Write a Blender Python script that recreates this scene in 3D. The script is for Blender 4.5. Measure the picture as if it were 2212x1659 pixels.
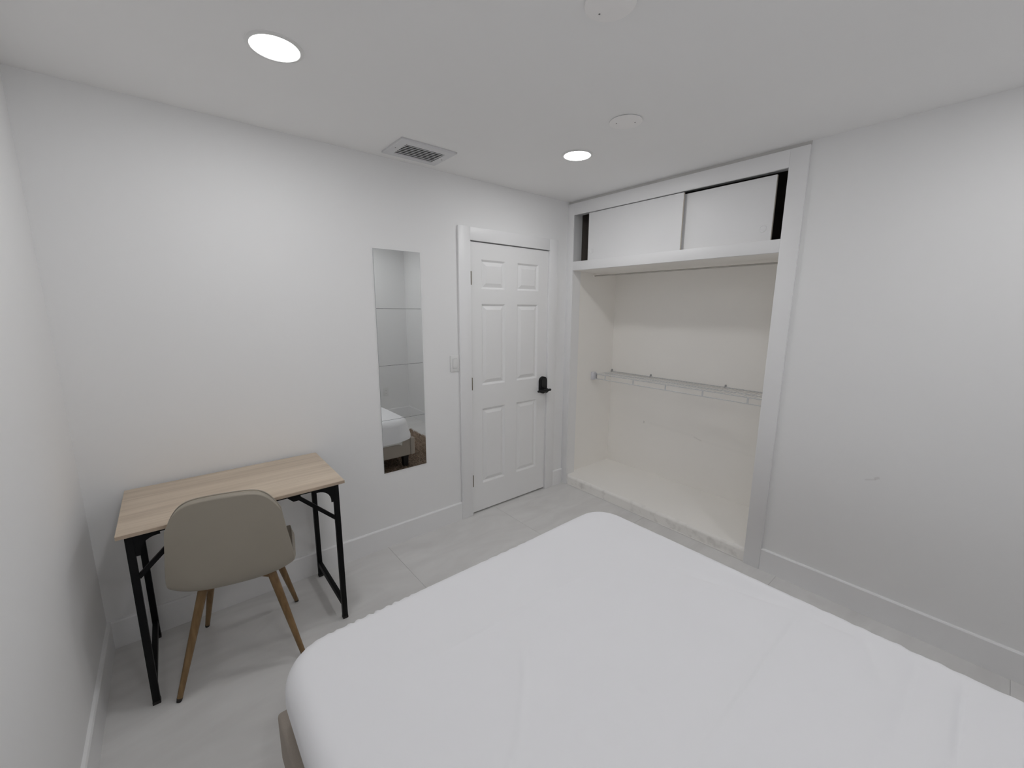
import bpy, bmesh, math, random
import numpy as np
from mathutils import Vector, Matrix

# ------------------------------------------------------------------ clear
for o in list(bpy.data.objects):
    bpy.data.objects.remove(o, do_unlink=True)
scene = bpy.context.scene
COL = scene.collection
random.seed(7)
rng = np.random.default_rng(7)

# ------------------------------------------------------------------ camera
CAM_POS = (-2.6727, -2.4836, 1.5759)
YAW, PITCH, ROLL, FPX = 39.7226, -10.3113, 0.3347, 892.89
def camera_rotation():
    y, p, r = (math.radians(a) for a in (YAW, PITCH, ROLL))
    f = Vector((math.sin(y)*math.cos(p), math.cos(y)*math.cos(p), math.sin(p)))
    rt = Vector((math.cos(y), -math.sin(y), 0)); up = rt.cross(f)
    rt2 = rt*math.cos(r) + up*math.sin(r); up2 = up*math.cos(r) - rt*math.sin(r)
    return Matrix((rt2, up2, -f)).transposed()
cam_data = bpy.data.cameras.new('camera')
cam_data.sensor_fit = 'HORIZONTAL'; cam_data.sensor_width = 36.0
cam_data.lens = FPX/2212*36.0; cam_data.clip_start = 0.02
cam = bpy.data.objects.new('camera', cam_data); COL.objects.link(cam)
cam.matrix_world = Matrix.Translation(CAM_POS) @ camera_rotation().to_4x4()
scene.camera = cam

# ------------------------------------------------------------------ world, exposure
world = bpy.data.worlds.new('world'); scene.world = world
world.use_nodes = True
world.node_tree.nodes['Background'].inputs[0].default_value = (0.02, 0.02, 0.02, 1)
vs = scene.view_settings
scene.display_settings.display_device = 'sRGB'
vs.view_transform = 'Standard'; vs.look = 'None'; vs.exposure = 0.0; vs.gamma = 1.0
vs.use_curve_mapping = False
scene.cycles.use_denoising = True; scene.cycles.use_light_tree = False
scene.cycles.max_bounces = 10; scene.cycles.diffuse_bounces = 8; scene.cycles.glossy_bounces = 6
scene.cycles.sample_clamp_indirect = 6.0
scene.cycles.caustics_reflective = False; scene.cycles.caustics_refractive = False
LAMP = 68.8            # radiance of the recessed ceiling lights

# ------------------------------------------------------------------ room size (metres)
XL, XR = -3.035, 0.0           # left wall, closet wall
YB, YF = 0.0, -3.14            # door wall, wall behind the camera
H = 2.44

# ------------------------------------------------------------------ materials
def new_mat(name):
    m = bpy.data.materials.new(name); m.use_nodes = True
    nt = m.node_tree; b = nt.nodes['Principled BSDF']
    return m, nt, b
def srgb(r, g, b):
    f = lambda c: c/12.92 if c <= .04045 else ((c+.055)/1.055)**2.4
    return (f(r/255), f(g/255), f(b/255), 1)
def plain(name, col, rough=.6, var=.03, scale=6.0, bump=0.0, bscale=200.0, metal=0.0, spec=.5, coords='Object', bdist=.002):
    m, nt, b = new_mat(name); N, L = nt.nodes, nt.links
    tc = N.new('ShaderNodeTexCoord')
    n = N.new('ShaderNodeTexNoise'); n.inputs['Scale'].default_value = scale; n.inputs['Detail'].default_value = 2
    L.new(tc.outputs[coords], n.inputs['Vector'])
    mx = N.new('ShaderNodeMix'); mx.data_type = 'RGBA'
    c = Vector(col[:3])
    mx.inputs['A'].default_value = (*(c*(1-var)), 1); mx.inputs['B'].default_value = (*[min(1, x*(1+var)) for x in c], 1)
    L.new(n.outputs['Fac'], mx.inputs['Factor']); L.new(mx.outputs['Result'], b.inputs['Base Color'])
    b.inputs['Roughness'].default_value = rough; b.inputs['Metallic'].default_value = metal
    b.inputs['Specular IOR Level'].default_value = spec
    if bump > 0:
        n2 = N.new('ShaderNodeTexNoise'); n2.inputs['Scale'].default_value = bscale; n2.inputs['Detail'].default_value = 3
        L.new(tc.outputs[coords], n2.inputs['Vector'])
        bp = N.new('ShaderNodeBump'); bp.inputs['Strength'].default_value = bump; bp.inputs['Distance'].default_value = bdist
        L.new(n2.outputs['Fac'], bp.inputs['Height']); L.new(bp.outputs['Normal'], b.inputs['Normal'])
    return m

M = {}
M['wall'] = plain('wall_paint', (.86, .86, .86), .9, .012, 2.0, spec=0)
M['ceiling'] = plain('ceiling_paint', (.90, .897, .893), .9, .012, 2.0, spec=0)
M['trim'] = plain('trim_paint', (.86, .86, .865), .38, .01, 5.0, spec=.4)
M['door'] = plain('door_paint', (.86, .86, .86), .42, .01, 5.0, spec=.4)
M['cream'] = plain('closet_cream_paint', (.935, .915, .88), .9, .015, 3.0, spec=0)
M['cabinet'] = plain('sliding_door_laminate', (.83, .83, .835), .44, .008, 5.0, spec=.5)
M['board_edge'] = plain('raw_board_edge', (.62, .58, .50), .7, .05, 30)
M['black'] = plain('black_powder_coat', (.0035, .0035, .004), .55, .1, 40, spec=.18)
M['lock'] = plain('black_lock_metal', (.006, .006, .0065), .5, .1, 20, spec=.3)
M['lockface'] = plain('black_lock_glass', (.012, .012, .013), .3, .05, 20, spec=.4)
M['hinge'] = plain('hinge_metal', (.20, .17, .12), .4, .1, 60, metal=.9)
M['dark'] = plain('dark_cavity', (.012, .012, .013), .8, .1, 10)
M['plastic'] = plain('white_plastic', (.80, .80, .79), .35, .01, 5.0, spec=.45)
M['plate'] = plain('white_cover_plate', (.945, .93, .92), .55, .01, 5.0, spec=.3)
M['vent'] = plain('vent_enamel', (.70, .70, .71), .45, .02, 10.0, spec=.4)
M['screw'] = plain('screw_metal', (.16, .16, .16), .45, .1, 50, metal=.6)
M['wire'] = plain('vinyl_coated_wire', (.66, .67, .68), .4, .03, 20, spec=.4)
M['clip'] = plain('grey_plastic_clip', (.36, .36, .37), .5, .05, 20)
M['bracket'] = plain('pale_end_bracket', (.66, .66, .70), .45, .03, 20)
M['grout'] = plain('grout', (.50, .49, .48), .9, .05, 50)
M['caulk'] = plain('caulk', (.80, .79, .77), .5, .03, 30)
M['sheet'] = plain('white_cotton_sheet', (.885, .885, .908), .9, .008, 4.0, spec=0)
M['ticking'] = plain('mattress_ticking', (.75, .74, .72), .9, .02, 40)
M['linen'] = plain('beige_upholstery', (.40, .355, .31), .9, .10, 500, .35, 900, spec=.15, bdist=.0008)
M['leatherette'] = plain('taupe_leatherette', (.355, .322, .268), .52, .03, 8, .12, 700, spec=.35, bdist=.0006)
M['rod'] = plain('rod_shade_grey', (.50, .48, .45), .6, .04, 20)  # rod darkened to grey, painting the shaded line under the cupboard
M['rubber'] = plain('black_rubber', (.012, .010, .010), .7, .1, 40)
M['rugbase'] = plain('rug_backing', (.22, .17, .13), .95, .2, 60)
M['lining'] = plain('cupboard_shade_brown', (.20, .175, .155), .85, .15, 12)  # dark brown that deepens the shade inside the cupboard
M['strip_shade'] = plain('shaded_strip_grey', (.66, .65, .635), .8, .05, 20)  # grey painted in for the shade above the closet frame
M['footblack'] = plain('black_painted_wood', (.008, .008, .009), .45, .1, 30)

def wood_mat(name, c1, c2, c3, axis='X', scale=1.0, rough=.45):
    m, nt, b = new_mat(name); N, L = nt.nodes, nt.links
    tc = N.new('ShaderNodeTexCoord'); mp = N.new('ShaderNodeMapping')
    s = {'X': (1.2, 22, 22), 'Z': (22, 22, 1.2)}[axis]
    mp.inputs['Scale'].default_value = [v*scale for v in s]
    L.new(tc.outputs['Object'], mp.inputs['Vector'])
    n = N.new('ShaderNodeTexNoise'); n.inputs['Scale'].default_value = 1.0; n.inputs['Detail'].default_value = 6
    n.inputs['Distortion'].default_value = .6
    L.new(mp.outputs['Vector'], n.inputs['Vector'])
    mp2 = N.new('ShaderNodeMapping'); mp2.inputs['Scale'].default_value = [v*scale*(5 if v > 2 else 2.5) for v in s]
    L.new(tc.outputs['Object'], mp2.inputs['Vector'])
    n2 = N.new('ShaderNodeTexNoise'); n2.inputs['Scale'].default_value = 1.0; n2.inputs['Detail'].default_value = 3
    L.new(mp2.outputs['Vector'], n2.inputs['Vector'])
    r = N.new('ShaderNodeValToRGB'); e = r.color_ramp.elements
    e[0].position = .30; e[0].color = (*c1, 1); e[1].position = .70; e[1].color = (*c3, 1)
    k = e.new(.5); k.color = (*c2, 1)
    ad = N.new('ShaderNodeMath'); ad.operation = 'MULTIPLY_ADD'; ad.inputs[1].default_value = .30; 
    L.new(n2.outputs['Fac'], ad.inputs[0])
    sc = N.new('ShaderNodeMath'); sc.operation = 'MULTIPLY_ADD'; sc.inputs[1].default_value = 1.15; sc.inputs[2].default_value = -.225
    L.new(n.outputs['Fac'], sc.inputs[0]); L.new(sc.outputs[0], ad.inputs[2])
    L.new(ad.outputs[0], r.inputs['Fac']); L.new(r.outputs['Color'], b.inputs['Base Color'])
    b.inputs['Roughness'].default_value = rough; b.inputs['Specular IOR Level'].default_value = .35
    return m
M['oak'] = wood_mat('pale_oak_laminate', (.52, .425, .330), (.60, .50, .393), (.67, .57, .455), 'X', 1.0, .5)
M['oakedge'] = wood_mat('pale_oak_edge_band', (.42, .33, .25), (.48, .385, .295), (.53, .435, .34), 'X', 1.0, .5)
M['legwood'] = wood_mat('brown_wood_print', (.17, .10, .043), (.22, .135, .062), (.265, .168, .082), 'Z', 1.4, .38)

def tile_mat():
    m, nt, b = new_mat('pale_grey_porcelain'); N, L = nt.nodes, nt.links
    tc = N.new('ShaderNodeTexCoord'); oi = N.new('ShaderNodeObjectInfo')
    av = N.new('ShaderNodeVectorMath'); av.operation = 'ADD'
    mu = N.new('ShaderNodeVectorMath'); mu.operation = 'SCALE'; mu.inputs['Scale'].default_value = 9
    cx = N.new('ShaderNodeCombineXYZ')
    for i in range(3): L.new(oi.outputs['Random'], cx.inputs[i])
    L.new(cx.outputs[0], mu.inputs[0]); L.new(tc.outputs['Object'], av.inputs[0]); L.new(mu.outputs[0], av.inputs[1])
    mp = N.new('ShaderNodeMapping'); mp.inputs['Scale'].default_value = (1.6, 4.5, 1); mp.inputs['Rotation'].default_value = (0, 0, .35)
    L.new(av.outputs[0], mp.inputs['Vector'])
    n = N.new('ShaderNodeTexNoise'); n.inputs['Scale'].default_value = 1.3; n.inputs['Detail'].default_value = 6; n.inputs['Distortion'].default_value = 1.2
    L.new(mp.outputs[0], n.inputs['Vector'])
    r = N.new('ShaderNodeValToRGB'); e = r.color_ramp.elements
    e[0].position = .30; e[0].color = (.65, .64, .63, 1); e[1].position = .72; e[1].color = (.755, .75, .74, 1)
    L.new(n.outputs['Fac'], r.inputs['Fac']); L.new(r.outputs['Color'], b.inputs['Base Color'])
    b.inputs['Roughness'].default_value = .38; b.inputs['Specular IOR Level'].default_value = .45
    return m
M['tile'] = tile_mat()

def mirror_mat():
    m, nt, b = new_mat('mirror_silver')
    N, L = nt.nodes, nt.links
    n = N.new('ShaderNodeTexNoise'); n.inputs['Scale'].default_value = 3
    r = N.new('ShaderNodeMapRange'); r.inputs['To Min'].default_value = .004; r.inputs['To Max'].default_value = .008
    L.new(n.outputs['Fac'], r.inputs['Value']); L.new(r.outputs[0], b.inputs['Roughness'])
    b.inputs['Base Color'].default_value = (.80, .815, .81, 1); b.inputs['Metallic'].default_value = 1
    return m
M['mirror'] = mirror_mat()
M['glassedge'] = plain('mirror_glass_edge', (.30, .34, .33), .25, .05, 30)

def emit_mat():
    m, nt, b = new_mat('led_diffuser')
    b.inputs['Emission Strength'].default_value = 12.0
    b.inputs['Emission Color'].default_value = (1, .99, .985, 1)
    b.inputs['Base Color'].default_value = (.9, .9, .9, 1)
    m.cycles.emission_sampling = 'NONE'
    return m
M['led'] = emit_mat()

def scuffed(base_name, col, rough, marks):
    """paint with a few small scuffs; marks: (centre, half length vec, radius, strength) in world metres"""
    m = plain(base_name, col, rough, .012, 2.0, spec=0)
    nt = m.node_tree; N, L = nt.nodes, nt.links; b = N['Principled BSDF']
    src = b.inputs['Base Color'].links[0].from_socket
    geo = N.new('ShaderNodeNewGeometry')
    for (c, h, rad, st) in marks:
        d = N.new('ShaderNodeVectorMath'); d.operation = 'SUBTRACT'; d.inputs[1].default_value = c
        L.new(geo.outputs['Position'], d.inputs[0])
        dp = N.new('ShaderNodeVectorMath'); dp.operation = 'DOT_PRODUCT'
        hv = Vector(h); dp.inputs[1].default_value = hv/hv.length_squared
        L.new(d.outputs[0], dp.inputs[0])
        cl = N.new('ShaderNodeClamp'); cl.inputs['Min'].default_value = -1; cl.inputs['Max'].default_value = 1
        L.new(dp.outputs['Value'], cl.inputs['Value'])
        sc = N.new('ShaderNodeVectorMath'); sc.operation = 'SCALE'; sc.inputs[0].default_value = h
        L.new(cl.outputs[0], sc.inputs['Scale'])
        df = N.new('ShaderNodeVectorMath'); df.operation = 'DISTANCE'
        L.new(d.outputs[0], df.inputs[0]); L.new(sc.outputs[0], df.inputs[1])
        mr = N.new('ShaderNodeMapRange'); mr.inputs['From Min'].default_value = rad; mr.inputs['From Max'].default_value = rad*.3
        mr.inputs['To Max'].default_value = st
        L.new(df.outputs['Value'], mr.inputs['Value'])
        mx = N.new('ShaderNodeMix'); mx.data_type = 'RGBA'; mx.inputs['B'].default_value = (.30, .28, .26, 1)
        L.new(mr.outputs[0], mx.inputs['Factor']); L.new(src, mx.inputs['A']); src = mx.outputs['Result']
    L.new(src, b.inputs['Base Color'])
    return m
M['wall_right'] = scuffed('wall_paint_scuffed', (.86, .86, .86), .7,
    [((0, -2.125, .731), (0, .018, -.006), .0055, .14), ((0, -2.148, .746), (0, .005, -.003), .009, .20)])
M['cream_scuffed'] = scuffed('closet_cream_scuffed', (.935, .915, .88), .65,
    [((.63, -.42, .553), (0, 0, .006), .008, .35), ((.63, -.93, .518), (0, .03, .008), .007, .16),
     ((.63, -.70, .545), (0, .22, .012), .016, .025), ((.63, -1.2, .50), (0, .25, .014), .016, .02)])

def platform_mat():
    m = plain('closet_platform_paint', (.93, .912, .88), .6, .015, 3.0, .15, 120, spec=.25, bdist=.004)
    nt = m.node_tree; N, L = nt.nodes, nt.links; b = N['Principled BSDF']
    src = b.inputs['Base Color'].links[0].from_socket
    geo = N.new('ShaderNodeNewGeometry'); sp = N.new('ShaderNodeSeparateXYZ'); L.new(geo.outputs['Position'], sp.inputs[0])
    a = N.new('ShaderNodeMapRange'); a.inputs['From Min'].default_value = .03; a.inputs['From Max'].default_value = .0
    L.new(sp.outputs['X'], a.inputs['Value'])
    n = N.new('ShaderNodeTexNoise'); n.inputs['Scale'].default_value = 14; n.inputs['Detail'].default_value = 6
    L.new(geo.outputs['Position'], n.inputs['Vector'])
    t = N.new('ShaderNodeMapRange'); t.inputs['From Min'].default_value = .54; t.inputs['From Max'].default_value = .72; t.inputs['To Max'].default_value = .30
    L.new(n.outputs['Fac'], t.inputs['Value'])
    mu = N.new('ShaderNodeMath'); mu.operation = 'MULTIPLY'; L.new(a.outputs[0], mu.inputs[0]); L.new(t.outputs[0], mu.inputs[1])
    mx = N.new('ShaderNodeMix'); mx.data_type = 'RGBA'; mx.inputs['B'].default_value = (.36, .34, .31, 1)
    L.new(mu.outputs[0], mx.inputs['Factor']); L.new(src, mx.inputs['A']); L.new(mx.outputs['Result'], b.inputs['Base Color'])
    return m
M['platform'] = platform_mat()

def pile_mat():
    m, nt, b = new_mat('shag_pile'); N, L = nt.nodes, nt.links
    geo = N.new('ShaderNodeNewGeometry')
    n = N.new('ShaderNodeTexNoise'); n.inputs['Scale'].default_value = 40; n.inputs['Detail'].default_value = 3
    L.new(geo.outputs['Position'], n.inputs['Vector'])
    r = N.new('ShaderNodeValToRGB'); e = r.color_ramp.elements
    e[0].position = .35; e[0].color = (.22, .15, .10, 1); e[1].position = .7; e[1].color = (.50, .39, .30, 1)
    L.new(n.outputs['Fac'], r.inputs['Fac']); L.new(r.outputs['Color'], b.inputs['Base Color'])
    b.inputs['Roughness'].default_value = .85
    return m
M['pile'] = pile_mat()

# ------------------------------------------------------------------ object helpers
ORIGIN = {}            # object name -> origin in its own frame (world, or the frame of a turned thing)
def link(o, parent=None):
    COL.objects.link(o)
    if parent is not None: o.parent = parent
    return o
def thing(name, loc, label=None, cat=None, group=None, rotz=0.0, kind=None, frame=None):
    """Empty at the base of a thing; frame=(0,0,0) means parts are given in the thing's own turned frame"""
    o = bpy.data.objects.new(name, None); o.empty_display_size = .05
    link(o); o.location = loc; o.rotation_euler = (0, 0, rotz)
    ORIGIN[o.name] = Vector(frame if frame is not None else loc)
    tag(o, label, cat, group, kind); return o
def tag(o, label=None, cat=None, group=None, kind=None):
    for k, v in (('label', label), ('category', cat), ('group', group), ('kind', kind)):
        if v: o[k] = v
    return o
def make(name, verts, faces, mat, parent=None, smooth=False, origin=None, mats=None, fmat=None):
    v = np.asarray(verts, float)
    if origin is None:
        lo, hi = v.min(0), v.max(0); origin = Vector(((lo[0]+hi[0])/2, (lo[1]+hi[1])/2, lo[2]))
    origin = Vector(origin)
    me = bpy.data.meshes.new(name)
    me.from_pydata([tuple(p) for p in (v-np.array(origin))], [], [tuple(f) for f in faces])
    me.materials.append(mat)
    for m in (mats or []): me.materials.append(m)
    if fmat is not None: me.polygons.foreach_set('material_index', fmat)
    if smooth: me.polygons.foreach_set('use_smooth', [True]*len(me.polygons))
    me.update()
    o = bpy.data.objects.new(name, me); link(o, parent)
    base = ORIGIN[parent.name] if parent is not None else Vector((0, 0, 0))
    o.location = origin - base; ORIGIN[o.name] = origin
    return o
def fix_normals(o):
    bm = bmesh.new(); bm.from_mesh(o.data); bmesh.ops.recalc_face_normals(bm, faces=bm.faces); bm.to_mesh(o.data); bm.free(); return o
BOXF = [(0, 3, 2, 1), (4, 5, 6, 7), (0, 1, 5, 4), (1, 2, 6, 5), (2, 3, 7, 6), (3, 0, 4, 7)]
def boxv(x0, x1, y0, y1, z0, z1):
    return [(x0, y0, z0), (x1, y0, z0), (x1, y1, z0), (x0, y1, z0), (x0, y0, z1), (x1, y0, z1), (x1, y1, z1), (x0, y1, z1)]
def box(name, x0, x1, y0, y1, z0, z1, mat, parent=None, bevel=0.0, seg=2):
    x0, x1 = sorted((x0, x1)); y0, y1 = sorted((y0, y1)); z0, z1 = sorted((z0, z1))
    o = make(name, boxv(x0, x1, y0, y1, z0, z1), BOXF, mat, parent)
    if bevel > 0:
        bm = bmesh.new(); bm.from_mesh(o.data)
        bmesh.ops.bevel(bm, geom=list(bm.edges), offset=bevel, segments=seg, affect='EDGES', profile=.5)
        bm.to_mesh(o.data); bm.free()
        if seg > 1:
            o.data.polygons.foreach_set('use_smooth', [True]*len(o.data.polygons)); o.data.set_sharp_from_angle(angle=math.radians(40))
    return o
def frame_of(d):
    d = Vector(d).normalized(); a = Vector((0, 0, 1)) if abs(d.z) < .9 else Vector((1, 0, 0))
    u = d.cross(a).normalized(); return u, u.cross(d).normalized()
def tube(name, pts, radii, mat, parent=None, n=16, caps=True, closed=False, smooth=True):
    pts = [Vector(p) for p in pts]; k = len(pts)
    if not hasattr(radii, '__len__'): radii = [radii]*k
    V, F = [], []
    u = None
    for i, p in enumerate(pts):
        if closed: d = pts[(i+1) % k]-pts[i-1]
        else: d = pts[min(i+1, k-1)]-pts[max(i-1, 0)]
        d.normalize()
        if u is None: u, w = frame_of(d)
        else:
            u = (u - d*u.dot(d)).normalized(); w = u.cross(d)
        w = d.cross(u)
        for j in range(n):
            a = 2*math.pi*j/n; V.append(p+(u*math.cos(a)+w*math.sin(a))*radii[i])
    for i in range(k if closed else k-1):
        for j in range(n):
            a, b = i*n+j, i*n+(j+1) % n; c, d2 = ((i+1) % k)*n+(j+1) % n, ((i+1) % k)*n+j
            F.append((a, b, c, d2))
    if caps and not closed:
        F.append(tuple(reversed(range(n)))); F.append(tuple(range((k-1)*n, k*n)))
    o = make(name, V, F, mat, parent, smooth)
    if smooth: o.data.set_sharp_from_angle(angle=math.radians(50))
    return o
def lathe(name, prof, centre, mat, parent=None, n=48, axis='Z', smooth=True, mats=None, ring_mat=None):
    """prof: (radius, height) pairs, turned about an axis through centre; radius 0 closes"""
    V, F, FM = [], [], []; idx = []
    c = Vector(centre)
    for r, h in prof:
        if r < 1e-9: idx.append([len(V)]); ps = [(0, 0)]
        else: idx.append(list(range(len(V), len(V)+n))); ps = [(r*math.cos(2*math.pi*j/n), r*math.sin(2*math.pi*j/n)) for j in range(n)]
        for a, b in ps:
            V.append(c + (Vector((a, b, h)) if axis == 'Z' else Vector((a, h, b)) if axis == 'Y' else Vector((h, a, b))))
    for i in range(len(prof)-1):
        A, B = idx[i], idx[i+1]
        for j in range(n):
            k = (j+1) % n
            if len(A) == 1 and len(B) == 1: continue
            f = (A[0], B[k], B[j]) if len(A) == 1 else (A[j], A[k], B[0]) if len(B) == 1 else (A[j], A[k], B[k], B[j])
            F.append(f); FM.append(ring_mat[i] if ring_mat else 0)
    o = make(name, V, F, mat, parent, smooth, mats=mats, fmat=FM if mats else None)
    fix_normals(o)
    if smooth: o.data.set_sharp_from_angle(angle=math.radians(35))
    return o
def prism(name, poly, axis, a0, a1, mat, parent=None):
    """polygon of 2D points swept along an axis; axis 'X': points are (y,z), 'Y': (x,z), 'Z': (x,y)"""
    def P(p, a): return {'X': (a, p[0], p[1]), 'Y': (p[0], a, p[1]), 'Z': (p[0], p[1], a)}[axis]
    n = len(poly); V = [P(p, a0) for p in poly]+[P(p, a1) for p in poly]
    F = [tuple(range(n)), tuple(reversed(range(n, 2*n)))]+[(i, n+i, n+(i+1) % n, (i+1) % n) for i in range(n)]
    return fix_normals(make(name, V, F, mat, parent))
def wall_with_holes(name, axis, a_rng, z_rng, t_rng, holes, mat):
    """slab in the plane of (a,z), thickness t; axis 'x': a is x and t is y; 'y': a is y and t is x"""
    A = sorted(set([*a_rng]+[h[0] for h in holes]+[h[1] for h in holes]))
    Z = sorted(set([*z_rng]+[h[2] for h in holes]+[h[3] for h in holes]))
    solid = lambda i, j: 0 <= i < len(A)-1 and 0 <= j < len(Z)-1 and not any(
        h[0] <= A[i] and A[i+1] <= h[1] and h[2] <= Z[j] and Z[j+1] <= h[3] for h in holes)
    V, F, D = [], [], {}
    def v(i, j, t):
        if (i, j, t) not in D:
            D[(i, j, t)] = len(V); a, tt = A[i], t_rng[t]
            V.append((a, tt, Z[j]) if axis == 'x' else (tt, a, Z[j]))
        return D[(i, j, t)]
    for i in range(len(A)-1):
        for j in range(len(Z)-1):
            if not solid(i, j): continue
            for t in (0, 1): F.append((v(i, j, t), v(i+1, j, t), v(i+1, j+1, t), v(i, j+1, t)))
            for (di, dj, e) in ((-1, 0, ((i, j), (i, j+1))), (1, 0, ((i+1, j), (i+1, j+1))), (0, -1, ((i, j), (i+1, j))), (0, 1, ((i, j+1), (i+1, j+1)))):
                if not solid(i+di, j+dj): F.append((v(*e[0], 0), v(*e[1], 0), v(*e[1], 1), v(*e[0], 1)))
    o = fix_normals(make(name, V, F, mat)); return tag(o, kind='structure')
def struct(o, label=None): return tag(o, label, kind='structure')

# ================================================================== THE SETTING
XO = .75     # outer end of the closet
# ---- floor: screed with the grout, tiles as pieces
floor = struct(box('floor', XL-.12, 0.0, YF-.12, .12, -.10, -.0012, M['grout']), 'pale grey large-format porcelain tile floor')
COLUMNS = [(XL, -1.690, [YF, -2.30, -1.32, .05]), (-1.690, -.785, [YF, -2.689, -1.778, -.867, .05]), (-.785, -.001, [YF, -2.689, -1.778, -.867, .05])]
g = .0010
for x0, x1, ys in COLUMNS:
    for j in range(len(ys)-1):
        box('tile', x0+g, x1-g, ys[j]+g, ys[j+1]-g, -.008, 0.0, M['tile'], floor, .0006, 1)
# ---- walls and ceiling
DX0, DX1, DZ = -1.003, -.235, 2.04
wall_back = wall_with_holes('wall_back', 'x', (XL-.12, XO), (-.1, H), (0.0, .12), [(DX0-.02, DX1+.02, -.1, DZ+.02)], M['wall'])
tag(wall_back, 'white painted wall with the door and the mirror')
CY0, CY1 = -1.604, -.055
wall_right = wall_with_holes('wall_right', 'y', (YF, 0.0), (-.1, H), (0.0, .10), [(CY0, CY1, -.1, 2.345)], M['wall_right'])
tag(wall_right, 'white painted wall with the open closet niche')
struct(box('wall_left', XL-.12, XL, YF, 0, -.1, H, M['wall']), 'white painted wall at the left edge')
struct(box('wall_front', XL-.12, XO, YF-.12, YF, -.1, H, M['wall']), 'white painted wall behind the bed')
struct(box('ceiling', XL-.12, XO, YF-.12, .12, H, H+.1, M['ceiling']), 'plain white ceiling')
# ---- closet niche
struct(box('wall_closet_left', .10, .63, -.03, 0, .0, H, M['cream']), 'cream closet side wall by the door')
struct(box('wall_closet_back', .63, .73, -1.75, 0, -.1, H, M['cream_scuffed']), 'cream closet back wall')
struct(box('wall_closet_right', .10, .63, -1.75, -1.632, -.1, H, M['cream']), 'cream closet side wall behind the right post')
pf = [(.63, -.1), (0.0, -.1), (0.0, .062)]+[(.023-.023*math.cos(a), .062+.023*math.sin(a)) for a in np.linspace(.2, math.pi/2, 7)]+[(.63, .085)]
struct(prism('floor_closet', pf, 'Y', -1.632, -.03, M['platform']), 'raised cream closet platform with scuffed rounded edge')
trim_caulk = struct(box('trim_1', -.006, 0.0, -1.592, -.067, 0.0, .006, M['caulk'], None, .002, 1), 'thin white caulk line under the closet platform')
# ---- closet face frame
ff = thing('trim_2', (0, -.85, 0), 'white wooden face frame around the closet', kind='structure')
box('post', -.018, 0, -.067, 0, 0, 2.419, M['trim'], ff, .0015, 2)
box('post', -.018, 0, -1.683, -1.592, 0, 2.419, M['trim'], ff, .0015, 2)
box('top_rail', -.018, 0, -1.592, -.067, 2.328, 2.419, M['trim'], ff, .0012, 2)
box('shade_strip', -.002, 0, -1.683, 0, 2.4195, H, M['strip_shade'], ff)  # strip coloured as the shade in the recess below the ceiling
box('middle_rail', -.018, .002, -1.592, -.067, 1.892, 1.963, M['trim'], ff, .0015, 2)
lin = thing('trim_5', (.3, -.83, 1.962), 'dark brown lining added to deepen the shade inside the closet cupboard', kind='structure')
box('back_panel', .618, .629, -1.630, -.032, 1.962, H-.002, M['lining'], lin)  # lining panels added to darken the gaps around the sliding doors
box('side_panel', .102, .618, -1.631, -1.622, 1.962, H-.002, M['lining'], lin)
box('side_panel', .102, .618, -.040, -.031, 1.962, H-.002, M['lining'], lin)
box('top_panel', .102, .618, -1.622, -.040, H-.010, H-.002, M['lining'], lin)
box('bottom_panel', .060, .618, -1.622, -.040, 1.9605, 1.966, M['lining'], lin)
struct(box('trim_3', .002, .63, -1.632, -.03, 1.892, 1.960, M['cream']), 'cream boarding under the closet cupboard')
# ---- door casing with jambs
dc = thing('trim_4', ((DX0+DX1)/2, 0, 0), 'white casing around the panel door', kind='structure')
box('casing_leg', -1.100, DX0, -.018, 0, 0, 2.126, M['trim'], dc, .0015, 2)
box('casing_leg', DX1, -.142, -.018, 0, 0, 2.126, M['trim'], dc, .0015, 2)
box('casing_head', DX0, DX1, -.018, 0, DZ, 2.126, M['trim'], dc, .0012, 2)
box('jamb', DX0-.0195, DX0, 0, .12, 0, DZ, M['trim'], dc)
box('jamb', DX1, DX1+.0195, 0, .12, 0, DZ, M['trim'], dc)
box('head_jamb', DX0-.0195, DX1+.0195, 0, .12, DZ, DZ+.0195, M['trim'], dc)
box('door_stop', DX0, DX1, .04, .06, DZ-.012, DZ, M['trim'], dc)
# ---- baseboards
BH, BT = .138, .014
def base_profile(s=1): return [(0, 0), (s*BT, 0), (s*BT, BH-.006), (s*(BT-.004), BH), (0, BH)]
bb = thing('baseboard_back', (-2, 0, 0), 'white baseboard along the door wall', kind='structure')
prism('board', [(-a, z) for a, z in base_profile()], 'X', XL+BT, -1.1005, M['trim'], bb)
prism('board', [(-a, z) for a, z in base_profile()], 'X', -.1415, -.0185, M['trim'], bb)
struct(prism('baseboard_right', [(-a, z) for a, z in base_profile()], 'Y', YF+BT, -1.6835, M['trim']), 'white baseboard along the closet wall')
struct(prism('baseboard_left', [(XL+a, z) for a, z in base_profile()], 'Y', YF, 0, M['trim']), 'white baseboard along the left wall')
struct(prism('baseboard_front', [(YF+a, z) for a, z in base_profile()], 'X', XL+BT, 0, M['trim']), 'white baseboard behind the bed')

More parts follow.
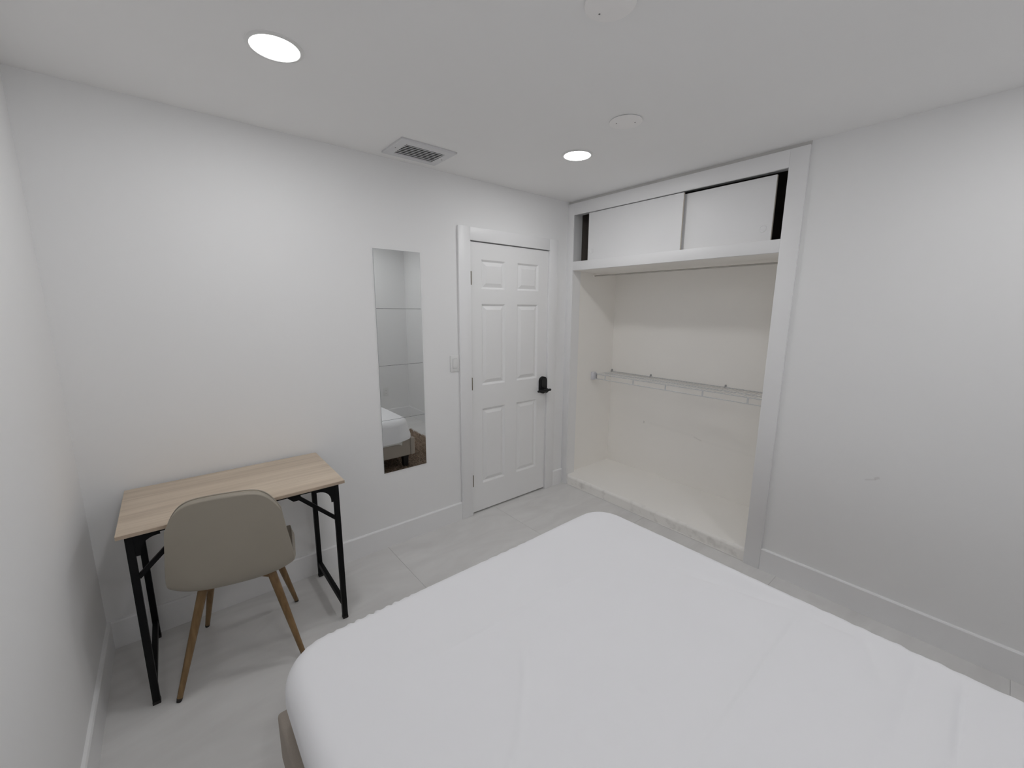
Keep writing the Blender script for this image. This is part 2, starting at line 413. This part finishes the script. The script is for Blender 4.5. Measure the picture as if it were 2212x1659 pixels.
# ---- the six panel door
door = thing('door_1', ((DX0+DX1)/2, 0, 0), 'white six-panel door with a black lock', kind='structure')
SX0, SX1, SZ0, SZ1 = DX0+.003, DX1-.0010, .014, DZ-.006
cols = [(-.900, -.680), (-.562, -.340)]; rows = [(.235, .832), (1.010, 1.610), (1.714, 1.920)]
holes = [(c[0], c[1], r[0], r[1]) for c in cols for r in rows]
slab = wall_with_holes('slab', 'x', (SX0, SX1), (SZ0, SZ1), (0.0, .035), holes, M['door'])
del slab['kind']
slab.parent = door; slab.location = slab.location - door.location
def door_panel(x0, x1, z0, z1):
    # outer lip falls back, then the field rises again
    steps = [(0, 0.0), (.003, .0015), (.013, .0125), (.016, .0130), (.040, .0020), (.043, .001)]
    V, F = [], []
    for ins, dep in steps:
        V += [(x0+ins, dep, z0+ins), (x1-ins, dep, z0+ins), (x1-ins, dep, z1-ins), (x0+ins, dep, z1-ins)]
    for k in range(len(steps)-1):
        for j in range(4):
            a, b = k*4+j, k*4+(j+1) % 4; F.append((a, b, b+4, a+4))
    n = (len(steps)-1)*4; F.append((n, n+1, n+2, n+3))
    b0 = len(V); V += [(x0, .034, z0), (x1, .034, z0), (x1, .034, z1), (x0, .034, z1)]
    F.append((b0+3, b0+2, b0+1, b0))
    for j in range(4): F.append((j, b0+j, b0+(j+1) % 4, (j+1) % 4))
    return fix_normals(make('panel', V, F, M['door'], door))
for h in holes: door_panel(*h)
for zc in (1.786, 1.034, .281):
    hg = tube('hinge', [(DX0+.0035, -.0165, zc-.046), (DX0+.0035, -.0165, zc+.046)], .0035, M['hinge'], door, 10)
# lock: rounded escutcheon with thumb turn and lever
def stadium(cx, z0, z1, r, n=14):
    p = []
    for a in np.linspace(0, math.pi, n): p.append((cx+r*math.cos(a), z1-r+r*math.sin(a)))
    for a in np.linspace(math.pi, 2*math.pi, n): p.append((cx+r*math.cos(a), z0+r+r*math.sin(a)))
    return p
esc = prism('lock', stadium(-.279, .873, 1.018, .040), 'Y', -.026, .0, M['lock'], door)
bm = bmesh.new(); bm.from_mesh(esc.data)
ymin = min(v.co.y for v in bm.verts)
bmesh.ops.bevel(bm, geom=[e for e in bm.edges if all(v.co.y < ymin+1e-5 for v in e.verts)], offset=.006, segments=3, affect='EDGES')
bm.to_mesh(esc.data); bm.free()
prism('lock_face', stadium(-.279, .925, 1.008, .030), 'Y', -.0285, -.0255, M['lockface'], esc)
lathe('lever_hub', [(0, -.062), (.018, -.062), (.020, -.058), (.020, -.026), (0, -.026)], (-.279, 0, .905), M['lock'], esc, 24, 'Y')
tube('lever', [(-.262, -.058, .905), (-.279, -.060, .905), (-.32, -.060, .906), (-.374, -.058, .907), (-.380, -.056, .907)], [.011, .012, .0105, .0095, .006], M['lock'], esc, 12)
tube('lever_tail', [(-.27, -.052, .905), (-.232, -.052, .905), (-.226, -.051, .905)], [.0105, .0105, .007], M['lock'], esc, 12)

# ================================================================== CEILING FITTINGS
LIGHTS = [(-2.287, -.757, 'round recessed ceiling light above the desk'), (-.762, -.754, 'round recessed ceiling light in front of the door'),
          (-2.287, -2.62, 'round recessed ceiling light over the left rear of the room'), (-.762, -2.62, 'round recessed ceiling light over the right rear of the room')]
for (x, y, lab), power in zip(LIGHTS, (1.0, 1.09, .92, .87)):
    t = thing('recessed_light', (x, y, H-.006), lab, 'ceiling light', 'recessed ceiling lights')
    lathe('trim_ring', [(.075, H-.0045), (.077, H-.006), (.083, H-.006), (.088, H-.003), (.089, H), (.075, H), (.075, H-.0045)], (x, y, 0), M['plastic'], t)
    ld = bpy.data.lights.new('led', 'AREA'); ld.shape = 'DISK'; ld.size = .144; ld.color = (.985, .990, 1.0)
    ld.energy = power*LAMP*math.pi*math.pi*.072**2
    lo = bpy.data.objects.new('led', ld); link(lo, t); lo.location = (0, 0, -.0015)
    lathe('diffuser', [(0, H-.0052), (.060, H-.0052), (.0752, H-.0035), (.0752, H-.001), (0, H-.001)], (x, y, 0), M['led'], t)
def cover_plate(x, y, r, ang, lab):
    t = thing('cover_plate', (x, y, H-.006), lab, 'cover plate', 'blank ceiling cover plates')
    lathe('plate', [(0, H-.0065), (r-.006, H-.0065), (r-.001, H-.005), (r, H-.003), (r, H-.002), (0, H-.002)], (x, y, 0), M['plate'], t)
    lathe('gap_shadow', [(0, H-.002), (r-.0015, H-.002), (r-.0015, H), (0, H)], (x, y, 0), M['clip'], t)  # grey disc drawing the shadow gap behind the plate
    for s in (-1, 1):
        lathe('screw', [(0, H-.0073), (.0025, H-.0073), (.0035, H-.006), (0, H-.006)], (x+s*.042*math.cos(ang), y+s*.042*math.sin(ang), 0), M['screw'], t, 10)
cover_plate(-.914, -1.188, .076, math.radians(-50), 'small round white cover plate beside the ceiling light near the closet')
cover_plate(-1.590, -1.612, .074, math.radians(85), 'round white cover plate cut by the top edge of the photo')
# vent register
VX0, VX1, VY0, VY1 = -1.638, -1.305, -.342, -.085
OX0, OX1, OY0, OY1 = -1.588, -1.354, -.292, -.130
vt = thing('air_vent', ((VX0+VX1)/2, (VY0+VY1)/2, H-.012), 'white slotted air vent on the ceiling by the door wall', 'air vent')
def ring(name, o, i, z0, zi, z1, mat, parent):
    V = []
    for r, z in ((o, z1), (o, z0+.003), (tuple(np.array(o)+[.006, -.006, .006, -.006]), z0), (i, zi), (i, z1)):
        V += [(r[0], r[2], z), (r[1], r[2], z), (r[1], r[3], z), (r[0], r[3], z)]
    F = []
    for k in range(4):
        for j in range(4):
            a, b = k*4+j, k*4+(j+1) % 4; F.append((a, b, b+4, a+4))
    return fix_normals(make(name, V, F, mat, parent))
ring('frame', (VX0, VX1, VY0, VY1), (OX0, OX1, OY0, OY1), H-.012, H-.012, H-.0005, M['vent'], vt)
box('duct_shade', OX0, OX1, OY0, OY1, H-.0025, H-.0005, M['dark'], vt)  # flat dark panel painted as the unlit depth behind the slats
ns = 7
for k in range(ns):
    yc = OY0+(OY1-OY0)*(k+.66)/ns
    a = math.radians(9); hw = .0064; th = .0006
    d = (math.cos(a)*hw, math.sin(a)*hw); n_ = (-math.sin(a)*th, math.cos(a)*th)
    zc = H-.0105
    prism('slat', [(yc-d[0]-n_[0], zc-d[1]-n_[1]), (yc+d[0]-n_[0], zc+d[1]-n_[1]), (yc+d[0]+n_[0], zc+d[1]+n_[1]), (yc-d[0]+n_[0], zc-d[1]+n_[1])], 'X', OX0, OX1, M['vent'], vt)
for x in (VX0+.024, VX1-.024):
    lathe('screw', [(0, H-.0135), (.003, H-.0135), (.004, H-.0115), (0, H-.0115)], (x, (VY0+VY1)/2, 0), M['screw'], vt, 10)

# ================================================================== WALL FITTINGS
sw = thing('light_switch', (-1.1355, 0, 1.137), 'white rocker light switch beside the door casing', 'light switch')
box('plate', -1.1735, -1.1005, -.006, 0, 1.137, 1.251, M['plastic'], sw, .002, 2)
box('rocker_gap_shade', -1.1545, -1.1195, -.0064, -.0055, 1.1595, 1.2295, M['clip'], sw)  # grey box drawing the shaded line around the rocker
rk = box('rocker', -1.153, -1.121, -.0085, -.005, 1.161, 1.228, M['plastic'], sw, .001, 2)
for z in (1.150, 1.239): lathe('screw', [(0, -.0068), (.0025, -.0068), (.003, -.006), (0, -.006)], (-1.137, 0, z), M['plate'], sw, 10, 'Y')
ol = thing('wall_outlet', (-.355, YF, .335), 'white duplex outlet seen in the mirror on the wall behind the bed', 'outlet')
box('plate', -.392, -.318, YF, YF+.006, .335, .455, M['plastic'], ol, .002, 2)
for z in (.372, .418):
    s_ = box('socket', -.371, -.339, YF+.006, YF+.008, z-.014, z+.014, M['plastic'], ol, .0008, 1)
    for dx in (-.006, .006): box('slot', -.355+dx-.001, -.355+dx+.001, YF+.0078, YF+.0084, z-.003, z+.006, M['dark'], s_)
# mirror of four glued tiles
MX0, MX1, MZ = -1.685, -1.382, .516
mi = thing('wall_mirror', ((MX0+MX1)/2, 0, MZ), 'tall narrow mirror of four stacked tiles on the white wall', 'mirror')
th_ = .352
box('backing', MX0+.002, MX1-.002, -.0006, 0, MZ+.002, MZ+4*th_-.002, M['dark'], mi)
for k in range(4):
    z0, z1 = MZ+k*th_+(.0009 if k else 0), MZ+(k+1)*th_-(.0009 if k < 3 else 0)
    V = boxv(MX0, MX1, -.004, -.0005, z0, z1)
    o = make('mirror_tile', V, BOXF, M['glassedge'], mi, mats=[M['mirror']], fmat=[0, 0, 1, 0, 0, 0])

# ================================================================== CLOSET CONTENTS
def sliding_door(y0, y1, x0, x1, z0, z1, pull, lab):
    t = thing('sliding_door', (x0, (y0+y1)/2, z0), lab, 'cupboard door', 'sliding doors of the closet cupboard')
    box('panel', x0, x1, y0, y1, z0, z1, M['cabinet'], t, .0008, 1)
    box('edge_band', x0+.0012, x1-.0012, y0-.0007, y0, z0+.001, z1-.001, M['board_edge'], t)
    lathe('finger_pull', [(0, x0+.0002-.0006), (.0145, x0-.0002), (.0155, x0-.0028), (.0190, x0-.0028), (.0205, x0), (0, x0+.001)], (0, pull[0], pull[1]), M['cabinet'], t, 28, 'X')
sliding_door(-.994, -.206, .004, .019, 1.9635, 2.326, (-.245, 2.036), 'left white sliding cupboard door above the closet, in front of the other')
sliding_door(-1.524, -.80, .034, .049, 1.9635, 2.3195, (-1.478, 2.038), 'right white sliding cupboard door above the closet, set further back')
rod = thing('closet_rod', (.30, -.85, 1.85), 'thin hanging rod with painted-in shade under the closet cupboard', 'closet rod')
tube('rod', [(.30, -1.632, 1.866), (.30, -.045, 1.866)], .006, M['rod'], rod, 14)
lathe('flange', [(0, -.046), (.007, -.046), (.010, -.042), (.011, -.030), (0, -.030)], (.30, 0, 1.866), M['cream'], rod, 20, 'Y')
# wire shelf on the closet back wall
sh = thing('wire_shelf', (.48, -.8, .935), 'grey wire shelf fixed across the closet back wall', 'shelf')
YS0, YS1 = -1.60, -.062
ZT = .985
for nm, x, z, r in (('back_rail', .618, ZT, .0036), ('middle_rail', .485, ZT-.004, .0028), ('front_rail', .352, ZT, .0034), ('lip_rail', .348, ZT-.043, .0034)):
    tube(nm, [(x, YS0, z), (x, YS1, z)], r, M['wire'], sh, 8)
# cross wires
V, F = [], []
yy = np.arange(YS0+.01, YS1, .0245)
for y in yy:
    b0 = len(V); r = .0014
    for x in (.352, .618):
        for j in range(6):
            a = math.pi*j/3; V.append((x, y+r*math.cos(a), ZT+.0035+r*math.sin(a)))
    for j in range(6): F.append((b0+j, b0+(j+1) % 6, b0+6+(j+1) % 6, b0+6+j))
    F.append(tuple(b0+j for j in range(6))); F.append(tuple(b0+11-j for j in range(6)))
cw = fix_normals(make('deck_wires', V, F, M['wire'], sh, True)); cw['kind'] = 'stuff'
for y in (-.175, -.47, -.77, -1.07, -1.385):
    box('lip_strap', .3435, .3475, y-.006, y+.006, ZT-.046, ZT+.002, M['wire'], sh, .0008, 1)
for y in (-.040, -.462, -1.114):
    c = box('wall_clip', .618, .630, y-.005, y+.005, ZT-.006, ZT+.020, M['clip'], sh, .001, 1)
    box('clip_hook', .608, .620, y-.004, y+.004, ZT-.004, ZT+.007, M['clip'], c, .001, 1)
eb = box('end_bracket', .318, .362, -.060, -.030, ZT-.052, ZT+.018, M['bracket'], sh, .003, 2)
box('bracket_lip', .358, .366, -.066, -.058, ZT-.050, ZT+.008, M['clip'], eb, .001, 1)

# ================================================================== DESK
TX0, TX1, TY0, TY1, TZ = -2.900, -2.092, -.526, -.025, .759
dk = thing('desk', ((TX0+TX1)/2, (TY0+TY1)/2, 0), 'small desk with pale wood top and black metal legs', 'desk')
top = box('desk_top', TX0, TX1, TY0, TY1, TZ-.015, TZ, M['oak'], dk, .0012, 2)
box('edge_band', TX0+.001, TX1-.001, TY0-.0008, TY0+.0002, TZ-.0145, TZ-.0012, M['oakedge'], top)
LX = (-2.868, -2.124); LY = (-.482, -.046); LW = .012
UZ = TZ-.015
for lx in LX:
    for ly in LY:
        l = box('leg', lx-LW, lx+LW, ly-LW, ly+LW, .012, UZ, M['black'], dk, .002, 2)
        box('foot_cap', lx-LW-.001, lx+LW+.001, ly-LW-.001, ly+LW+.001, 0, .014, M['rubber'], l, .002, 2)
    box('side_bar', lx-.010, lx+.010, LY[0]+LW, LY[1]-LW, .066, .098, M['black'], dk, .002, 2)
    box('side_rail', lx-LW, lx+LW, LY[0]+LW, LY[1]-LW, UZ-.024, UZ, M['black'], dk, .002, 2)
for ly in LY:
    box('apron_rail', LX[0]+LW, LX[1]-LW, ly-.010, ly+.010, UZ-.020, UZ, M['black'], dk, .002, 2)
def gusset(s, lx):
    x = lx+s*LW; r = .058
    p = [(x, UZ-.018), (x+s*.078, UZ-.018), (x+s*.078, UZ-.029), (x+s*.070, UZ-.029)]
    for a in np.linspace(0, math.pi/2, 9): p.append((x+s*(.070-.056*math.sin(a)), UZ-.029-.056*(1-math.cos(a))))
    p += [(x+s*.014, UZ-.095), (x, UZ-.095)]
    prism('gusset', p, 'Y', LY[0]-.0105, LY[0]-.0075, M['black'], dk)
gusset(1, LX[0]); gusset(-1, LX[1])
for s, lx in ((1, LX[0]), (-1, LX[1])):
    p0 = Vector((lx+s*.010, LY[0], .560)); p1 = Vector((lx+s*.185, LY[0], UZ-.012))
    d = (p1-p0).normalized(); n_ = Vector((-d.z, 0, d.x)); w = .0085
    prism('brace', [((p0+n_*w).x, (p0+n_*w).z), ((p1+n_*w).x, (p1+n_*w).z), ((p1-n_*w).x, (p1-n_*w).z), ((p0-n_*w).x, (p0-n_*w).z)], 'Y', LY[0]-.009, LY[0]+.003, M['black'], dk)
    prism('brace_plate', [(p1.x-.028, UZ-.018), (p1.x+.028, UZ-.018), (p1.x+.016-.012*s, UZ-.042), (p1.x-.016-.012*s, UZ-.042)], 'Y', LY[0]-.0105, LY[0]-.0085, M['black'], dk)

# ================================================================== CHAIR
ch = thing('side_chair', (-2.529, -.368, 0), 'taupe upholstered shell chair with brown tapered legs at the desk', 'chair', rotz=math.radians(-12), frame=(0, 0, 0))
prof = [(.215, .438), (.205, .452), (.16, .458), (.08, .450), (0, .443), (-.08, .438), (-.135, .440), (-.168, .458), (-.184, .49), (-.192, .54), (-.199, .62), (-.206, .70), (-.212, .78), (-.216, .83), (-.218, .852)]
prof = np.array(prof); sl = np.r_[0, np.cumsum(np.linalg.norm(np.diff(prof, axis=0), axis=1))]; sl /= sl[-1]
NV, NU = 56, 36
def catmull(t):
    # smooth by gaussian-weighted resampling of the fine polyline
    ts = np.linspace(t-.018, t+.018, 9).clip(0, 1); w = np.exp(-np.linspace(-1.6, 1.6, 9)**2)
    y = np.interp(ts, sl, prof[:, 0]); z = np.interp(ts, sl, prof[:, 1])
    if t < .02 or t > .98: return np.interp(t, sl, prof[:, 0]), np.interp(t, sl, prof[:, 1])
    return (y*w).sum()/w.sum(), (z*w).sum()/w.sum()
tv = (1-np.cos(np.linspace(0, math.pi, NV)))/2*.55 + np.linspace(0, 1, NV)*.45
def half_width(t):
    return np.interp(t, [0, .08, .18, .42, .55, .66, .84, 1.0], [.180, .204, .212, .216, .216, .208, .192, .180])
V = []
SU = np.sin(np.linspace(-1, 1, NU)*math.pi/2*.92)/math.sin(math.pi/2*.92)
for t0 in tv:
    for u in SU:
        a = abs(u)
        # the outline is pulled in at the corners of the seat front and of the back
        t = t0 - .125*a**6.5*np.clip((t0-.70)/.30, 0, 1)**1.5 - .016*a**2*np.clip((t0-.70)/.30, 0, 1) + .08*a**5*np.clip((.25-t0)/.25, 0, 1)**1.5
        y, z = catmull(t); w = half_width(t)
        seat = np.clip((.56-t)/.16, 0, 1); back = 1-seat
        x = w*u
        lift = .034*a**3.2*seat*np.clip(t/.15, 0, 1)
        wrap = .034*a**2.4*back*np.clip((1.02-t)/.40, .12, 1)
        bend = .031*seat*back*a**2
        lift += .010*a**4*math.exp(-((t-.50)/.075)**2)
        x *= 1-.05*math.exp(-((t-.47)/.05)**2)*a**6
        V.append((x, y+wrap+bend, z+lift))
F = [(i*NU+j, i*NU+j+1, (i+1)*NU+j+1, (i+1)*NU+j) for i in range(NV-1) for j in range(NU-1)]
shell = make('shell', V, F, M['leatherette'], ch, True, origin=(0, 0, .42))
# faces must look up / forward so the padding grows downwards and backwards
fix_n = shell.data.polygons[(NV//4)*(NU-1)+NU//2].normal.z
if fix_n < 0: shell.data.flip_normals()
so = shell.modifiers.new('padding', 'SOLIDIFY'); so.thickness = .030; so.offset = -1; so.use_even_offset = False
sb = shell.modifiers.new('round', 'SUBSURF'); sb.levels = 1; sb.render_levels = 1
# seam piping round the rim
rim = [V[j] for j in range(NU)]+[V[i*NU+NU-1] for i in range(1, NV)]+[V[(NV-1)*NU+j] for j in range(NU-2, -1, -1)]+[V[i*NU] for i in range(NV-2, 0, -1)]
tube('seam_piping', rim, .0028, M['leatherette'], shell, 6, closed=True)
for sx in (-1, 1):
    for (fx, fy, tx, ty) in ((.228, -.217, .125, -.105), (.198, .217, .120, .115)):
        a, b = Vector((sx*fx, fy, .009)), Vector((sx*tx, ty, .405))
        pts = [a+(b-a)*k for k in (0, .25, .5, .75, 1)]
        l = tube('leg', pts, [.0100, .0122, .0145, .0165, .0180], M['legwood'], ch, 18)
        d = (b-a).normalized()
        tube('foot_pad', [a-d*.010, a+d*.004], [.0085, .0106], M['rubber'], l, 16)
        # triangular weld bracket
        c_ = b-d*.03
        prism('weld_bracket', [(b.x-sx*.075, .410), (b.x+sx*.014, .410), (b.x+sx*.016, .372), (b.x-sx*.004, .378)], 'Y', b.y-.004, b.y+.004, M['legwood'], l)
for y in (-.105, .115): box('cross_bar', -.115, .115, y-.012, y+.012, .398, .412, M['legwood'], ch, .002, 1)
for x in (-.085, .085): box('seat_bearer', x-.012, x+.012, -.105, .115, .396, .414, M['black'], ch, .002, 1)

# ================================================================== RUG, BED
rg = thing('shag_rug', (-1.13, -1.75, 0), 'brown shaggy rug under and beside the bed, seen in the mirror', 'rug')
RX0, RX1, RY0, RY1 = -1.90, -.352, -2.42, -1.06
box('backing', RX0, RX1, RY0, RY1, .0003, .005, M['rugbase'], rg, .001, 1)
NP = 22000
px = rng.uniform(RX0, RX1, NP); py = rng.uniform(RY0, RY1, NP)
an = 3.2*np.sin(px*3.1+1)*np.cos(py*2.7)+rng.normal(0, 1.0, NP); ln = rng.uniform(.022, .050, NP); wd = rng.uniform(.0018, .0036, NP)
hz = rng.uniform(.35, .8, NP)
dx, dy = np.cos(an), np.sin(an)
P0 = np.stack([px, py, np.full(NP, .004)], 1)
side = np.stack([-dy, dx, np.zeros(NP)], 1)*wd[:, None]
mid = P0+np.stack([dx*ln*.35, dy*ln*.35, ln*hz*.62], 1); tip = P0+np.stack([dx*ln*.9, dy*ln*.9, ln*hz*.55], 1)
VV = np.stack([P0-side, P0+side, mid+side, mid-side, tip], 1).reshape(-1, 3)
FF = []
for i in range(NP):
    b0 = i*5; FF.append((b0, b0+1, b0+2, b0+3)); FF.append((b0+3, b0+2, b0+4))
pl = make('pile', VV, FF, M['pile'], rg); pl['kind'] = 'stuff'

BX0, BX1, BY0, BY1 = -2.538, -.893, -3.110, -1.170      # upholstered frame
bed = thing('upholstered_bed', ((BX0+BX1)/2, (BY0+BY1)/2, 0), 'beige upholstered bed base on black legs below the white sheet', 'bed')
RT, Z0, Z1 = .050, .145, .318
box('side_rail', BX0, BX0+RT, BY0, BY1, Z0, Z1, M['linen'], bed, .012, 3)
box('side_rail', BX1-RT, BX1, BY0, BY1, Z0, Z1, M['linen'], bed, .012, 3)
box('foot_rail', BX0+RT, BX1-RT, BY1-RT, BY1, Z0, Z1, M['linen'], bed, .012, 3)
box('head_rail', BX0+RT, BX1-RT, BY0, BY0+RT, Z0, Z1, M['linen'], bed, .012, 3)
box('base_panel', BX0+RT, BX1-RT, BY0+RT, BY1-RT, .225, .262, M['ticking'], bed)
for x in (BX0+.075, BX1-.075):
    for y in (BY0+.085, BY1-.085):
        V = []
        for z, r in ((.0052 if x > -1.5 and y > -2 else 0, .020), (.150, .030)):
            V += [(x-r, y-r, z), (x+r, y-r, z), (x+r, y+r, z), (x-r, y+r, z)]
        fix_normals(make('leg', V, BOXF, M['footblack'], bed))
MX_0, MX_1, MY_0, MY_1 = -2.524, -.930, -3.105, -1.146   # outside of the covered mattress
MTOP, MR, MRC = .520, .060, .150
def wrap_cloth(x0, x1, y0, y1, top, r, R, step, hem_of, ripple):
    """cloth laid over a rounded block: flat top, rolled edge, hanging sides"""
    cx, cy, hx, hy = (x0+x1)/2, (y0+y1)/2, (x1-x0)/2, (y1-y0)/2
    ext = .30
    gx = np.arange(-hx+r-ext, hx-r+ext+step/2, step); gy = np.arange(-hy+r-ext, hy-r+ext+step/2, step)
    X, Y = np.meshgrid(gx, gy, indexing='ij')
    qx = np.maximum(np.abs(X)-(hx-R), 0); qy = np.maximum(np.abs(Y)-(hy-R), 0)
    ln = np.hypot(qx, qy); s = np.where(ln > 1e-9, ln, 1)
    nx, ny = np.sign(X)*qx/s, np.sign(Y)*qy/s
    d = ln-(R-r)
    roll = np.clip(d/r, 0, math.pi/2)
    off = (R-r)+r*np.sin(roll)
    Px = np.where(d > 0, np.sign(X)*np.minimum(np.abs(X), hx-R)+nx*off, X)
    Py = np.where(d > 0, np.sign(Y)*np.minimum(np.abs(Y), hy-R)+ny*off, Y)
    Pz = top-r*(1-np.cos(roll))-np.maximum(0, d-r*math.pi/2)
    P = np.stack([Px+cx, Py+cy, Pz], -1)
    nrm = np.stack([nx*np.sin(roll), ny*np.sin(roll), np.cos(roll)], -1)
    P = P+nrm*ripple(P, nrm, d)[..., None]
    keep = d <= hem_of(P, nrm)
    nX, nY = X.shape
    idx = np.arange(nX*nY).reshape(nX, nY)
    q = np.stack([idx[:-1, :-1], idx[1:, :-1], idx[1:, 1:], idx[:-1, 1:]], -1).reshape(-1, 4)
    k = keep.reshape(-1); q = q[k[q].all(1)]
    used = np.unique(q); mp = np.full(nX*nY, -1); mp[used] = np.arange(len(used))
    return P.reshape(-1, 3)[used], mp[q]
def seg_dist(P, a, b):
    a, b = np.array(a), np.array(b); ab = b-a; p = P[..., :2]-a
    t = np.clip((p@ab)/(ab@ab), 0, 1); return np.linalg.norm(p-t[..., None]*ab, axis=-1), t
CREASES = [  # polyline on the bed, height, width, kind (+1 ridge, -1 groove, 2 step up towards the rear)
    ([(-2.25, -1.488), (-1.94, -1.500), (-1.67, -1.507), (-1.40, -1.530)], .0050, .012, 1),
    ([(-1.905, -1.62), (-1.98, -1.716), (-2.109, -1.837), (-2.20, -1.90)], .0040, .010, 1),
    ([(-1.74, -1.951), (-1.796, -1.95), (-1.97, -1.945)], .0040, .016, -1),
    ([(-1.00, -2.139), (-1.40, -2.141), (-1.90, -2.145)], .0075, .014, 2),
    ([(-.965, -2.442), (-1.059, -2.441), (-1.23, -2.440), (-1.42, -2.436)], .0115, .024, -1),
    ([(-1.000, -2.538), (-1.146, -2.540), (-1.36, -2.542)], .0125, .011, -1),
    ([(-1.00, -2.300), (-1.128, -2.36), (-1.23, -2.40)], .0060, .020, -1),
    ([(-1.17, -1.70), (-1.102, -1.932), (-1.045, -2.135)], .0050, .014, -1),
    ([(-.99, -1.72), (-.985, -2.14)], .0035, .010, 1),
    ([(-1.05, -2.16), (-1.03, -2.30)], .0040, .012, -1),
]
def vnoise(x, y, seed):
    r = np.random.default_rng(seed); out = np.zeros_like(x)
    for k in range(7):
        a = r.uniform(0, 6.28); f = r.uniform(6, 22); out += np.sin((x*math.cos(a)+y*math.sin(a))*f+r.uniform(0, 6.28))
    return out/7
def sheet_ripple(P, N, d):
    x, y, z = P[..., 0], P[..., 1], P[..., 2]
    flat = np.clip(1-d/.03, 0, 1)
    h = .0022*vnoise(x, y, 3)*np.clip(N[..., 2], 0, 1)
    for poly, amp, wid, sg in CREASES:
        best = np.full(x.shape, 9.0); tt = np.zeros(x.shape); L = len(poly)-1
        for k in range(L):
            dd, t = seg_dist(P, poly[k], poly[k+1]); m = dd < best
            best = np.where(m, dd, best); tt = np.where(m, (k+t)/L, tt)
        fade = np.clip(np.minimum(tt, 1-tt)*5, 0, 1)**.7
        if sg == 2:
            sy = -(y-np.interp(-x, [-p[0] for p in poly], [p[1] for p in poly]))
            shape = np.where(sy > 0, np.exp(-sy/.16), np.exp(sy/(wid*.5)))
            h = h+amp*fade*shape*np.clip(N[..., 2]*1.3, 0, 1)*(best < .5)
        else:
            h = h+sg*amp*fade*np.exp(-(best/wid)**1.5)*np.clip(N[..., 2]*1.3, 0, 1)
    # gathers of the elastic along the foot edge and the closet side
    edge = np.exp(-((d-.055)/.045)**2)
    fr = np.clip(N[..., 1]*1.4, 0, 1)
    g1 = np.exp(-((x+2.22)/.16)**2)*(np.sin(x*2*math.pi/.034)+.5*np.sin(x*2*math.pi/.023+1))*.0034+np.exp(-((x+1.62)/.16)**2)*np.sin(x*2*math.pi/.055)*.0016
    rt = np.clip(N[..., 0]*1.4, 0, 1)
    g2 = (np.exp(-((y+2.40)/.22)**2)*.0016+.0004)*(np.sin(y*2*math.pi/.083)+.8*np.sin(y*2*math.pi/.047+1)+.6*np.sin(y*2*math.pi/.131+2))
    h = h+edge*(fr*g1+rt*g2)
    # hanging sides billow a little
    sd = np.clip((d-.09)/.12, 0, 1)
    h = h+sd*(.004*np.sin(x*9+1.3)+.004*np.sin(y*8+.4)+.003*np.sin(x*23)*np.sin(z*30+y*7)+.003+.030*rt*np.clip((y+1.75)/.5, 0, 1)+.006*fr)
    lf = np.clip(-N[..., 0]*1.2, 0, 1)
    h = h-lf*.060*np.clip((d-.13)/.10, 0, 1)**1.4
    return h
def sheet_hem(P, N):
    x, y = P[..., 0], P[..., 1]
    f, l, r = np.clip(N[..., 1], 0, 1), np.clip(-N[..., 0], 0, 1), np.clip(N[..., 0], 0, 1)
    front = .262+.016*np.sin(x*7.5+2.0)+.008*np.sin(x*19)-np.clip((x+1.08)/.14, 0, 1)*.045
    left = .218+.006*np.sin(y*9)
    right = .236+.012*np.sin(y*6+1)
    tot = f+l+r+1e-6
    return np.where(tot > .05, (f*front+l*left+r*right)/tot, 9)*np.ones_like(x)
V, F = wrap_cloth(MX_0, MX_1, MY_0, MY_1, MTOP, MR, MRC, .0065, sheet_hem, sheet_ripple)
sheet = make('bed_sheet', V, F, M['sheet'], None, True)
sheet.data.update()
if sheet.data.polygons[len(F)//2].normal.z < 0: sheet.data.flip_normals()
tag(sheet, 'smooth white fitted sheet with faint creases covering the bed mattress', 'bed sheet')
# mattress under the sheet
I = .012
Vm, Fm = wrap_cloth(MX_0+I, MX_1-I, MY_0+I, MY_1-I, MTOP-.024, MR-.004, MRC-.01, .03, lambda P, N: np.full(P.shape[:2], .275), lambda P, N, d: np.zeros(P.shape[:2]))
mt = thing('mattress', ((MX_0+MX_1)/2, (MY_0+MY_1)/2, .262), 'thick mattress wrapped in the white fitted sheet', 'mattress')
make('cover', Vm, Fm, M['ticking'], mt, True)
box('core', BX0+RT+.004, BX1-RT-.004, BY0+RT+.004, BY1-RT-.004, .262, .47, M['ticking'], mt, .02, 2)
